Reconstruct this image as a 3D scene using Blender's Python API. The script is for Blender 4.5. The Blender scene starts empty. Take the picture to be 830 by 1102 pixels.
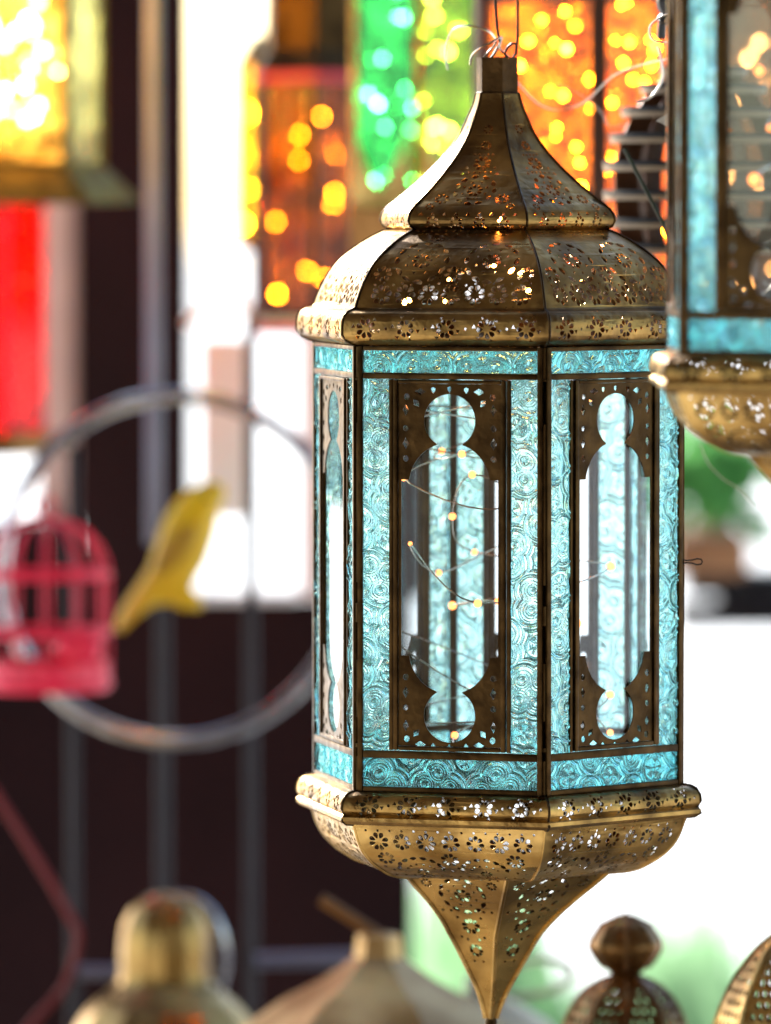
import bpy, bmesh, math, random
import numpy as np
from mathutils import Vector, Matrix
from mathutils.geometry import delaunay_2d_cdt
random.seed(7)
PI = math.pi
S = bpy.context.scene
COL = S.collection
PX = 0.0005                    # metres per photo pixel at the main lantern
# ------------------------------------------------------------------ camera
F = 6800.0
TH = math.atan(336.0 / F)
CAM = Vector((0, -3.4, 1.5))
FWD = Vector((0, math.cos(TH), -math.sin(TH))); UP = Vector((0, math.sin(TH), math.cos(TH)))
def P(u, v, Y=0.0):
    d = FWD * F + Vector((1, 0, 0)) * (u - 415.0) + UP * (551.0 - v)
    return CAM + d * ((Y - CAM.y) / d.y)
def sc(Y): return PX * (Y + 3.4) / 3.4
cd = bpy.data.cameras.new('camera'); cam = bpy.data.objects.new('camera', cd); COL.objects.link(cam)
cam.location = CAM; cam.rotation_euler = (PI / 2 - TH, 0, 0)
cd.sensor_fit = 'VERTICAL'; cd.sensor_height = 36; cd.sensor_width = 27.1; cd.lens = 36 * F / 1102
cd.clip_start = 0.1; cd.clip_end = 600
cd.dof.use_dof = True; cd.dof.focus_distance = 3.33; cd.dof.aperture_fstop = cd.lens / 52.0
S.camera = cam
# ------------------------------------------------------------------ materials
def newmat(name):
    m = bpy.data.materials.new(name); m.use_nodes = True
    nt = m.node_tree; nt.nodes.clear()
    out = nt.nodes.new('ShaderNodeOutputMaterial')
    return m, nt, out
def N(nt, t, **k):
    n = nt.nodes.new('ShaderNode' + t)
    for a, b in k.items():
        if a in n.inputs: n.inputs[a].default_value = b
        else: setattr(n, a, b)
    return n
def rgba(c): return (c[0], c[1], c[2], 1)
def noise_ramp(nt, scale, lo, hi, p0=.35, p1=.65, detail=4, vec=None):
    tc = N(nt, 'TexCoord'); n = N(nt, 'TexNoise'); n.inputs['Scale'].default_value = scale; n.inputs['Detail'].default_value = detail
    nt.links.new(tc.outputs['Object'], n.inputs['Vector'])
    r = N(nt, 'ValToRGB'); r.color_ramp.elements[0].position = p0; r.color_ramp.elements[1].position = p1
    r.color_ramp.elements[0].color = rgba(lo) if isinstance(lo, tuple) else (lo, lo, lo, 1)
    r.color_ramp.elements[1].color = rgba(hi) if isinstance(hi, tuple) else (hi, hi, hi, 1)
    nt.links.new(n.outputs['Fac'], r.inputs['Fac'])
    return n, r
def metal(name, c1, c2, r1=.22, r2=.45, scale=22, bump=.15, bscale=60, met=1.0):
    m, nt, out = newmat(name); b = N(nt, 'BsdfPrincipled'); b.inputs['Metallic'].default_value = met
    n, r = noise_ramp(nt, scale, c1, c2, .38, .62, 6); nt.links.new(r.outputs[0], b.inputs['Base Color'])
    n2, rr = noise_ramp(nt, scale * 2.3, r1, r2, .3, .7, 5); nt.links.new(rr.outputs[0], b.inputs['Roughness'])
    n3, r3 = noise_ramp(nt, bscale, 0., 1., .2, .8, 3)
    bp = N(nt, 'Bump'); bp.inputs['Strength'].default_value = bump; bp.inputs['Distance'].default_value = .002
    nt.links.new(r3.outputs[0], bp.inputs['Height']); nt.links.new(bp.outputs[0], b.inputs['Normal'])
    nt.links.new(b.outputs[0], out.inputs[0]); return m
def paint(name, c1, c2=None, rough=.5, scale=12, spec=.5, bump=0.0):
    m, nt, out = newmat(name); b = N(nt, 'BsdfPrincipled'); c2 = c2 or tuple(x * .75 for x in c1)
    n, r = noise_ramp(nt, scale, c2, c1); nt.links.new(r.outputs[0], b.inputs['Base Color'])
    b.inputs['Roughness'].default_value = rough; b.inputs['Specular IOR Level'].default_value = spec
    if bump:
        bp = N(nt, 'Bump'); bp.inputs['Strength'].default_value = bump; bp.inputs['Distance'].default_value = .003
        nt.links.new(n.outputs['Fac'], bp.inputs['Height']); nt.links.new(bp.outputs[0], b.inputs['Normal'])
    nt.links.new(b.outputs[0], out.inputs[0]); return m
def emit(name, c, s):
    m, nt, out = newmat(name); e = N(nt, 'Emission'); e.inputs[0].default_value = rgba(c); e.inputs[1].default_value = s
    nt.links.new(e.outputs[0], out.inputs[0]); return m
def mixn(nt, fac, a, b):
    x = N(nt, 'MixShader')
    if isinstance(fac, float): x.inputs[0].default_value = fac
    else: nt.links.new(fac, x.inputs[0])
    nt.links.new(a, x.inputs[1]); nt.links.new(b, x.inputs[2]); return x.outputs[0]
def facing(nt, lo=.04, hi=.75):
    lw = N(nt, 'LayerWeight'); lw.inputs[0].default_value = .5
    p = N(nt, 'Math', operation='POWER'); nt.links.new(lw.outputs['Facing'], p.inputs[0]); p.inputs[1].default_value = 4.0
    m = N(nt, 'MapRange'); nt.links.new(p.outputs[0], m.inputs[0]); m.inputs[3].default_value = lo; m.inputs[4].default_value = hi; return m.outputs[0]
def thin_glass(name, tint, transl, ftrans, scale=90, bump=.6):
    """thin coloured pane: see-through + light-scattering share + reflection"""
    m, nt, out = newmat(name)
    n, r = noise_ramp(nt, scale, tuple(x * .38 for x in tint), tint, .36, .62, 3)
    t = N(nt, 'BsdfTransparent'); nt.links.new(r.outputs[0], t.inputs[0])
    tl = N(nt, 'BsdfTranslucent'); nt.links.new(r.outputs[0], tl.inputs[0])
    g = N(nt, 'BsdfGlossy'); g.inputs['Roughness'].default_value = .12
    bp = N(nt, 'Bump'); bp.inputs['Strength'].default_value = bump; bp.inputs['Distance'].default_value = .002
    nt.links.new(n.outputs['Fac'], bp.inputs['Height'])
    nt.links.new(bp.outputs[0], g.inputs['Normal']); nt.links.new(bp.outputs[0], tl.inputs['Normal'])
    n4, r4 = noise_ramp(nt, scale * .35, max(0., transl - .1), min(1., transl + .1), .35, .65, 2)
    a = mixn(nt, r4.outputs[0], t.outputs[0], tl.outputs[0])
    nt.links.new(mixn(nt, facing(nt), a, g.outputs[0]), out.inputs[0]); return m
def embossed(name, tint):
    gt = tuple(x ** .5 for x in tint)
    m, nt, out = newmat(name)
    gl = N(nt, 'BsdfGlass'); gl.inputs['Color'].default_value = rgba(gt); gl.inputs['Roughness'].default_value = .03; gl.inputs['IOR'].default_value = 1.5
    tl = N(nt, 'BsdfTranslucent'); tl.inputs[0].default_value = rgba(tuple(x * .95 for x in tint))
    tr = N(nt, 'BsdfTransparent'); tr.inputs[0].default_value = rgba(tuple(x ** .5 for x in tint))
    df = mixn(nt, .55, tl.outputs[0], tr.outputs[0])
    nt.links.new(mixn(nt, .12, gl.outputs[0], df), out.inputs[0]); return m
M = {}
M['brass'] = metal('aged_brass', (.46, .28, .085), (.15, .085, .028), .24, .5, 32, .3, 110)
M['frame'] = metal('dark_brass', (.07, .038, .013), (.03, .016, .006), .3, .5, 60, .14, 200)
M['gold'] = metal('bright_brass', (.52, .33, .11), (.20, .115, .036), .2, .46, 28, .25, 90)
M['inside'] = metal('oxidised_inside', (.10, .055, .02), (.06, .03, .012), .4, .6, 50, .1)
M['tealdeep'] = embossed('deep_turquoise_embossed_glass', (.40, .86, .92))
M['teal'] = embossed('teal_embossed_glass', (.53, .90, .94))
m, nt, out = newmat('clear_glass')
t = N(nt, 'BsdfTransparent'); t.inputs[0].default_value = (.95, .98, .99, 1); g = N(nt, 'BsdfGlossy'); g.inputs['Roughness'].default_value = .03
nt.links.new(mixn(nt, facing(nt), t.outputs[0], g.outputs[0]), out.inputs[0]); M['clear'] = m
M['steel'] = metal('silver_steel', (.85, .86, .92), (.16, .16, .2), .12, .3, 14, .05)
M['iron'] = paint('grey_painted_iron', (.03, .03, .042), rough=.5, spec=.2)
M['bench'] = paint('charcoal_metal', (.012, .012, .018), rough=.5, spec=.2)
M['palepost'] = paint('lavender_grey_paint', (.22, .23, .34), rough=.4)
M['wire'] = metal('silver_wire', (.6, .56, .5), (.4, .36, .3), .2, .3)
M['darkwire'] = paint('dark_wire', (.01, .008, .006), rough=.4, spec=.15)
M['bulb'] = emit('warm_bulb', (1., .27, .07), 1.9)
M['bulbhot'] = emit('hot_bulb', (1., .74, .42), 230)
M['maroon'] = paint('maroon_boards', (.019, .005, .006), (.009, .0022, .003), rough=.7, scale=5, spec=.12)
# ------------------------------------------------------------------ object helpers
def link(name, me, mat=None, parent=None, loc=(0, 0, 0), rotz=0):
    o = bpy.data.objects.new(name, me); COL.objects.link(o)
    if mat is not None and me is not None and not me.materials: me.materials.append(mat)
    o.parent = parent; o.location = loc; o.rotation_euler = (0, 0, rotz); return o
def tag(o, label=None, cat=None, group=None, kind=None):
    for k, v in (('label', label), ('category', cat), ('group', group), ('kind', kind)):
        if v: o[k] = v
    return o
def empty(name, loc, rz=0):
    o = bpy.data.objects.new(name, None); COL.objects.link(o); o.location = loc; o.rotation_euler = (0, 0, rz)
    o.empty_display_size = .02; return o
def bm_mesh(bm, name='m', smooth=True, ang=35):
    me = bpy.data.meshes.new(name); bm.normal_update(); bm.to_mesh(me); bm.free()
    if smooth:
        me.shade_smooth(); me.set_sharp_from_angle(angle=math.radians(ang))
    return me
def add_box(bm, c, d, bev=0.0, rot=None):
    r = bmesh.ops.create_cube(bm, size=1.0); vs = r['verts']
    for v in vs: v.co = Vector((v.co.x * d[0], v.co.y * d[1], v.co.z * d[2]))
    if bev:
        es = list({e for v in vs for e in v.link_edges})
        rr = bmesh.ops.bevel(bm, geom=es, offset=bev, segments=2, affect='EDGES', profile=.6)
        vs = list({v for f in rr['faces'] for v in f.verts} | {v for v in vs if v.is_valid})
    for v in vs:
        if rot is not None: v.co = rot @ v.co
        v.co += Vector(c)
    return vs
def add_tube(bm, pts, r, seg=8, closed=False, cap=True):
    pts = [Vector(p) for p in pts]; n = len(pts); rs = r if isinstance(r, (list, tuple)) else [r] * n
    rings = []; prev = None
    for i, p in enumerate(pts):
        if closed: t = pts[(i + 1) % n] - pts[i - 1]
        else: t = pts[min(i + 1, n - 1)] - pts[max(i - 1, 0)]
        t.normalize()
        if prev is None:
            a = Vector((0, 0, 1)) if abs(t.z) < .9 else Vector((1, 0, 0)); x = t.cross(a).normalized()
        else:
            x = (prev - t * prev.dot(t))
            x = x.normalized() if x.length > 1e-6 else t.orthogonal().normalized()
        prev = x; y = t.cross(x)
        rings.append([bm.verts.new(p + (x * math.cos(2 * PI * k / seg) + y * math.sin(2 * PI * k / seg)) * rs[i]) for k in range(seg)])
    m = n if closed else n - 1
    for i in range(m):
        a, b = rings[i], rings[(i + 1) % n]
        for k in range(seg): bm.faces.new((a[k], a[(k + 1) % seg], b[(k + 1) % seg], b[k]))
    if cap and not closed:
        bm.faces.new(list(reversed(rings[0]))); bm.faces.new(rings[-1])
def add_lathe(bm, prof, seg=32, c=(0, 0, 0), rot=0, capb=False, capt=False):
    rings = []
    for R, z in prof:
        rings.append([bm.verts.new((c[0] + R * math.sin(rot + 2 * PI * k / seg), c[1] - R * math.cos(rot + 2 * PI * k / seg), c[2] + z)) for k in range(seg)])
    for a, b in zip(rings, rings[1:]):
        for k in range(seg):
            try: bm.faces.new((a[k], a[(k + 1) % seg], b[(k + 1) % seg], b[k]))
            except ValueError: pass
    if capb: bm.faces.new(rings[0])
    if capt: bm.faces.new(rings[-1])
def copy_tree(o, parent=None):
    c = o.copy(); COL.objects.link(c); c.parent = parent
    for ch in list(o.children): copy_tree(ch, c)
    return c
def catmull(pts, step):
    """pts [(a,b)...] -> dense"""
    out = []
    n = len(pts)
    for i in range(n - 1):
        p0 = pts[max(i - 1, 0)]; p1 = pts[i]; p2 = pts[i + 1]; p3 = pts[min(i + 2, n - 1)]
        L = math.hypot(p2[0] - p1[0], p2[1] - p1[1]); k = max(1, int(L / step))
        for j in range(k):
            t = j / k; t2 = t * t; t3 = t2 * t
            out.append(tuple(.5 * (2 * p1[a] + (-p0[a] + p2[a]) * t + (2 * p0[a] - 5 * p1[a] + 4 * p2[a] - p3[a]) * t2 + (-p0[a] + 3 * p1[a] - 3 * p2[a] + p3[a]) * t3) for a in (0, 1)))
    out.append(tuple(pts[-1])); return out
# ------------------------------------------------------------------ perforated sheet brass
def petal(cx, cy, ang, r0, r1, w):
    L = r1 - r0
    pr = [(0, 0), (.35, .38 * w), (.7, .5 * w), (.93, .3 * w), (1.0, 0), (.93, -.3 * w), (.7, -.5 * w), (.35, -.38 * w)]
    c, s = math.cos(ang), math.sin(ang)
    return [(cx + (r0 + a * L) * c - b * s, cy + (r0 + a * L) * s + b * c) for a, b in pr]
def flower(cx, cy, r, n=8, w=None, ph=None):
    ph = random.uniform(0, .8) if ph is None else ph
    r = r * 1.12; w = w or r * .50
    k = random.uniform(.9, 1.06)
    return [petal(cx, cy, ph + 2 * PI * i / n + random.uniform(-.05, .05), r * .33, r * k, w) for i in range(n)]
def dot(cx, cy, r, n=6):
    r = r * 1.25
    ph = random.uniform(0, 1)
    return [(cx + r * math.cos(ph + 2 * PI * i / n), cy + r * math.sin(ph + 2 * PI * i / n) * 1.1) for i in range(n)]
def tri(cx, cy, r, up=1):
    r = r * 1.3
    return [(cx, cy - r * up), (cx + r, cy + r * .7 * up), (cx - r, cy + r * .7 * up)] if up > 0 else [(cx, cy + r), (cx - r, cy - r * .7), (cx + r, cy - r * .7)]
def blob(cx, cy, ang, l, w):
    c, s = math.cos(ang), math.sin(ang)
    pr = [(-l, -.2 * w), (-l * .5, -w), (l * .5, -w), (l, -.2 * w), (l * .5, w * .7), (0, w), (-l * .5, w * .7)]
    return [(cx + a * c - b * s, cy + a * s + b * c) for a, b in pr]
def medallion(cx, cy, R, n=12, fr=11, ell=1.0):
    h = []
    for i in range(n):
        a = 2 * PI * i / n + random.uniform(-.05, .05)
        h.append(blob(cx + R * math.cos(a), cy + R * ell * math.sin(a), a + PI / 2, R * .21, 2.7 + random.uniform(-.3, .4)))
    for i in range(8):
        a = 2 * PI * (i + .5) / 8
        h.append(tri(cx + R * .64 * math.cos(a), cy + R * .64 * ell * math.sin(a), 1.7, 1 if i % 2 else -1))
    return h + flower(cx, cy, fr, 8)
def perforated(profile, holefn, sides=6, step=3.0, thick=.9, seam=1.5, rot0=0.0, shear=None, zfun=None):
    """profile [(R_vertex, v)] top to bottom in photo px (axis rows); holefn(L, halfwidth(t)) -> hole polygons in (s,t) px.
    Returns a bmesh in metres, all faces of the tier in one sheet-metal skin with real holes."""
    dense = catmull(profile, step); ca = math.cos(PI / sides); sa = math.sin(PI / sides)
    ts = [0.0]
    for (r0, v0), (r1, v1) in zip(dense, dense[1:]): ts.append(ts[-1] + math.hypot(ca * (r1 - r0), v1 - v0))
    Rs = [d[0] for d in dense]; Vs = [d[1] for d in dense]; L = ts[-1]
    half = lambda t: float(np.interp(t, ts, Rs)) * sa
    bm = bmesh.new()
    faces_cache = []
    for k in range(sides):
        holes = []
        for h in holefn(L, half):
            if all(2 < q[1] < L - 1.5 and abs(q[0]) < half(q[1]) - 3.0 for q in h): holes.append(h)
        verts = []; edges = []; faces = []
        n = len(ts)
        for i in range(n):
            verts.append(Vector((-Rs[i] * sa, ts[i]))); verts.append(Vector((Rs[i] * sa, ts[i])))
            edges.append((2 * i, 2 * i + 1))
        faces.append([2 * i + 1 for i in range(n)] + [2 * i for i in range(n - 1, -1, -1)])
        for h in holes:
            if sum(h[i - 1][0] * h[i][1] - h[i][0] * h[i - 1][1] for i in range(len(h))) < 0: h = h[::-1]
            b = len(verts); verts += [Vector(q) for q in h]; faces.append(list(range(b, b + len(h))))
        vo, eo, fo, _, _, of = delaunay_2d_cdt(verts, edges, faces, 0, 1e-3)
        tv = np.array([q.y for q in vo]); svv = np.array([q.x for q in vo])
        R = np.interp(tv, ts, Rs); V = np.interp(tv, ts, Vs)
        # profile normal
        e = .6
        dR = (np.interp(tv + e, ts, Rs) - np.interp(tv - e, ts, Rs)) * ca; dV = np.interp(tv + e, ts, Vs) - np.interp(tv - e, ts, Vs)
        nl = np.hypot(dR, dV) + 1e-9; nr = dV / nl; nz = dR / nl      # outward radial, +z (up) when R grows downward
        ang = (k + .5) * 2 * PI / sides + rot0; c, s = math.cos(ang), math.sin(ang)
        def mk(off):
            out = []
            for i in range(len(vo)):
                rad = R[i] * ca - off * nr[i]; x = svv[i]; y = -rad; z = zfun(V[i]) - off * nz[i] * PX
                if shear: dx = shear(V[i])
                else: dx = 0
                dent = max(0, 1 - abs(x) / (R[i] * sa + .01)) * 0.9 * math.sin(x * .11 + k * 2.1 + V[i] * .05) * math.sin(V[i] * .13 + k)
                y -= dent
                X = x * c - y * s; Y = x * s + y * c
                out.append(bm.verts.new(((X + dx) * PX, Y * PX, z)))
            return out
        A = mk(0); B = mk(thick)
        ecount = {}
        for f, o in zip(fo, of):
            if 0 not in o or len(o) > 1: continue
            p = [vo[i] for i in f]
            cr = (p[1].x - p[0].x) * (p[2].y - p[0].y) - (p[1].y - p[0].y) * (p[2].x - p[0].x)
            if abs(cr) < 1e-5: continue
            f = list(f) if cr < 0 else list(reversed(f))
            bm.faces.new([A[i] for i in f]); bm.faces.new([B[i] for i in reversed(f)]).material_index = 1
            for i in range(3):
                a, b = f[i], f[(i + 1) % 3]; ecount.setdefault((min(a, b), max(a, b)), []).append((a, b))
        for key, l in ecount.items():
            if len(l) == 1:
                a, b = l[0]
                if abs(abs(svv[a]) - R[a] * sa) < .01 and abs(abs(svv[b]) - R[b] * sa) < .01 and svv[a] * svv[b] > 0: continue
                bm.faces.new((A[b], A[a], B[a], B[b]))
        loose = [v for v in A + B if not v.link_faces]
        for v in loose: bm.verts.remove(v)
    bmesh.ops.remove_doubles(bm, verts=bm.verts, dist=2e-6)
    beads = []
    if seam:
        for k in range(sides):
            ang = k * 2 * PI / sides + rot0
            pts = [(((R * math.sin(ang)) + (shear(V) if shear else 0)) * PX, -R * math.cos(ang) * PX, zfun(V)) for R, V in dense[::2] + [dense[-1]]]
            b_ = bmesh.new(); add_tube(b_, pts, seam * PX, 6); beads.append(b_)
    return bm, beads
def Zv(v): return P(535, v, 0).z
ZTIP = Zv(1097)
def Zl(v): return Zv(v) - ZTIP
LX = P(535, 400, 0).x

def holes_rim(nfl, r, sp):
    def fn(L, half):
        h = []
        for i in range(nfl):
            s = (i - (nfl - 1) / 2) * sp + random.uniform(-1, 1); t = L * .47
            h += flower(s, t, r, 8)
            for a in range(6):
                an = a * PI / 3 + .2; h.append(tri(s + (r + 4.5) * math.cos(an), t + (r + 3.5) * math.sin(an), 1.9, 1 if a % 2 else -1))
            h.append(dot(s + sp / 2, t, 1.3)); h.append(dot(s + sp / 2 - 3, L * .88, 1.5)); h.append(dot(s + sp / 2 + 4, L * .88, 1.5))
            h.append(tri(s, L * .90, 1.7)); h.append(tri(s + 8, L * .90, 1.7, -1))
        return h
    return fn
def holes_dome(L, half):
    h = []
    for i in range(-3, 4): h += flower(i * 25.5, L - 14, 10.6, 8)
    for sgn in (-1, 1): h += medallion(sgn * 38, L - 56, 27, 12, 10)
    for s in (-78, 0, 78): h += flower(s, L - 38, 9, 8)
    for i in range(-8, 9): h.append(tri(i * 8, 12, 1.6))
    for i in range(-4, 5): h.append(dot(i * 11, 20, 1.3))
    for i in range(-9, 9): h.append(dot(i * 10 + 5, L - 27 + (i % 2) * 2, 1.2))
    return h
def holes_peak(L, half):
    h = []
    for i in range(-4, 5):
        h.append(tri(i * 13, L - 22, 1.9)); h += flower(i * 26 + 13, L - 13, 6.5, 7)
        h.append(tri(i * 13 + 6, L - 6, 1.9, -1))
    h += medallion(0, L - 58, 21, 11, 8.5)
    for s in (-33, 33): h += flower(s, L - 44, 7.5)
    for s in (-44, 44): h += flower(s, L - 32, 5)
    h += flower(0, L - 98, 8.5); h += flower(0, L - 122, 6.0)
    for i in range(-2, 3): h.append(dot(i * 6, L - 85, 1.3)); h.append(dot(i * 5, L - 110, 1.2))
    h += flower(0, L - 142, 5, 7)
    for s in (-19, 19): h.append(tri(s, L - 84, 2.0)); h.append(tri(s * .8, L - 92, 1.6))
    return h
def holes_cup(L, half):
    h = []
    for i in range(-3, 4): h += flower(i * 26.5 + random.uniform(-1, 1), 19, 9.4, 8)
    for s in (-74, -4, 68): h += flower(s, 41, 9.0, 8)
    for c in (-39, 31):
        for i in range(8):
            a = PI + PI * i / 7; h.append(blob(c + 24 * math.cos(a), 58 + 18 * math.sin(a), a + PI / 2, 4.2, 2.5))
        for i in range(6):
            a = PI + PI * (i + .5) / 6; h.append(tri(c + 15 * math.cos(a), 60 + 10 * math.sin(a), 1.7))
        h += flower(c, 66, 6); h += flower(c, 82, 6)
    for s in (-70, -5, 66): h.append(dot(s - 8, 55, 1.6)); h.append(dot(s + 8, 55, 1.6)); h.append(dot(s, 62, 1.6))
    for i in range(-8, 9): h.append(dot(i * 10, 74, 1.5)); h.append(dot(i * 13.2, 6.5, 1.2))
    return h
def holes_spike(L, half):
    h = medallion(0, 33, 26, 12, 10)
    for s in (-40, 40): h += flower(s, 15, 6.5)
    for s in (-30, -20, 20, 30): h.append(dot(s, 58, 1.6))
    for i in range(-5, 6): h.append(tri(i * 10, 5, 1.6))
    h += flower(0, 80, 9.5, 9)
    for s in (-14, 14): h.append(dot(s, 68, 1.6)); h.append(dot(s, 95, 1.5))
    h += flower(0, 112, 8, 9)
    for s in (-7, 7): h.append(dot(s, 98, 1.5)); h.append(dot(s * .8, 126, 1.3))
    return h

def perf_part(name, mat, root, *a, **k):
    k['zfun'] = Zl; q = k.pop('scale', None)
    if 'zf' in k: k['zfun'] = k.pop('zf')
    bm, beads = perforated(*a, **k)
    if q:
        for b in [bm] + beads: bmesh.ops.scale(b, vec=(q, q, q), verts=b.verts)
    o = link(name, bm_mesh(bm, name, True, 38), mat, root); o.data.materials.append(M['inside'])
    for b in beads: link('seam', bm_mesh(b, 'seam'), M['frame'] if mat == M['brass'] else mat, o)
    return o
# ------------------------------------------------------------------ embossed glass strips (real relief)
def relief(X, Y):
    Pd = 64.0
    qx = (X + Pd / 2) % Pd - Pd / 2; qy = (Y + Pd / 2) % Pd - Pd / 2
    d = np.full(X.shape, 1e9); rad = np.full(X.shape, 1e9)
    for cx, cy in ((14.5, 0), (-14.5, 0), (0, 14.5), (0, -14.5)):
        rr = np.hypot(qx - cx, qy - cy); rad = np.minimum(rad, rr)
        d = np.minimum(d, rr - 15.5)
    H = 2.6 * np.exp(-((d) / 1.3) ** 2) + 2.6 * np.exp(-((d - 5.4) / 1.35) ** 2)
    ins = 1 / (1 + np.exp((d + 3.0) * 2.5))
    H += ins * .28 * np.cos(2 * PI * rad / 3.1) * (1 + .5 * np.cos(14 * np.arctan2(qy, qx)))
    H += 2.0 * np.exp(-(rad / 2.6) ** 2)
    H -= 1.0 * np.exp(-((rad - 5.0) / 1.1) ** 2)
    # eight-petalled flowers between the quatrefoils
    fx = X % Pd - Pd / 2; fy = Y % Pd - Pd / 2
    rho = np.hypot(fx, fy); th = np.arctan2(fy, fx)
    H += 2.0 * np.maximum(0, np.cos(4 * th)) ** .7 * np.exp(-((rho - 6.0) / 3.0) ** 2) + 1.6 * np.exp(-(rho / 1.6) ** 2)
    H -= .5 * np.exp(-((rho - 11.5) / .8) ** 2)
    H += .06 * np.sin(X * 1.9 + np.sin(Y * .7)) * np.sin(Y * 1.7 + np.sin(X * .9)) + .7 * np.sin(X * .23 + Y * .11) * np.sin(Y * .19 - X * .07)
    return H
def glass_strip_mesh(name, w, h, ox, oy, res=.52, thick=3.0, rot=0.0):
    nx = int(w / res) + 1; ny = int(h / res) + 1
    xs = np.linspace(-w / 2, w / 2, nx); ys = np.linspace(0, h, ny)
    X, Y = np.meshgrid(xs, ys)
    wx = 2.2 * np.sin((Y + ox * 3) * .037) + 1.2 * np.sin(X * .05 + Y * .021); wy = 2.5 * np.sin((X + oy) * .05 + Y * .017)
    Xw = X + ox + wx; Yw_ = Y + oy + wy; cr, sr = math.cos(rot), math.sin(rot)
    H = relief(Xw * cr - Yw_ * sr, Xw * sr + Yw_ * cr) * (.85 + .3 * np.sin((Y + oy * 5) * .023) ** 2)
    V = np.stack([X, -(thick / 2 + H), Y], -1).reshape(-1, 3) * PX
    idx = np.arange(nx * ny).reshape(ny, nx)
    q = np.stack([idx[:-1, :-1], idx[:-1, 1:], idx[1:, 1:], idx[1:, :-1]], -1).reshape(-1, 4)
    border = list(idx[0, :]) + list(idx[1:, -1]) + list(idx[-1, :-1][::-1]) + list(idx[1:-1, 0][::-1])
    nb = len(border); bv = V[border].copy(); bv[:, 1] = thick / 2 * PX
    base = len(V); V = np.vstack([V, bv])
    faces = [tuple(int(a) for a in f) for f in q]
    for i in range(nb):
        j = (i + 1) % nb; faces.append((int(border[j]), int(border[i]), base + i, base + j))
    faces.append(tuple(base + i for i in reversed(range(nb))))
    me = bpy.data.meshes.new(name); me.from_pydata([tuple(v) for v in V.tolist()], [], faces)
    me.update(); me.shade_smooth(); me.set_sharp_from_angle(angle=math.radians(60)); return me
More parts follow.
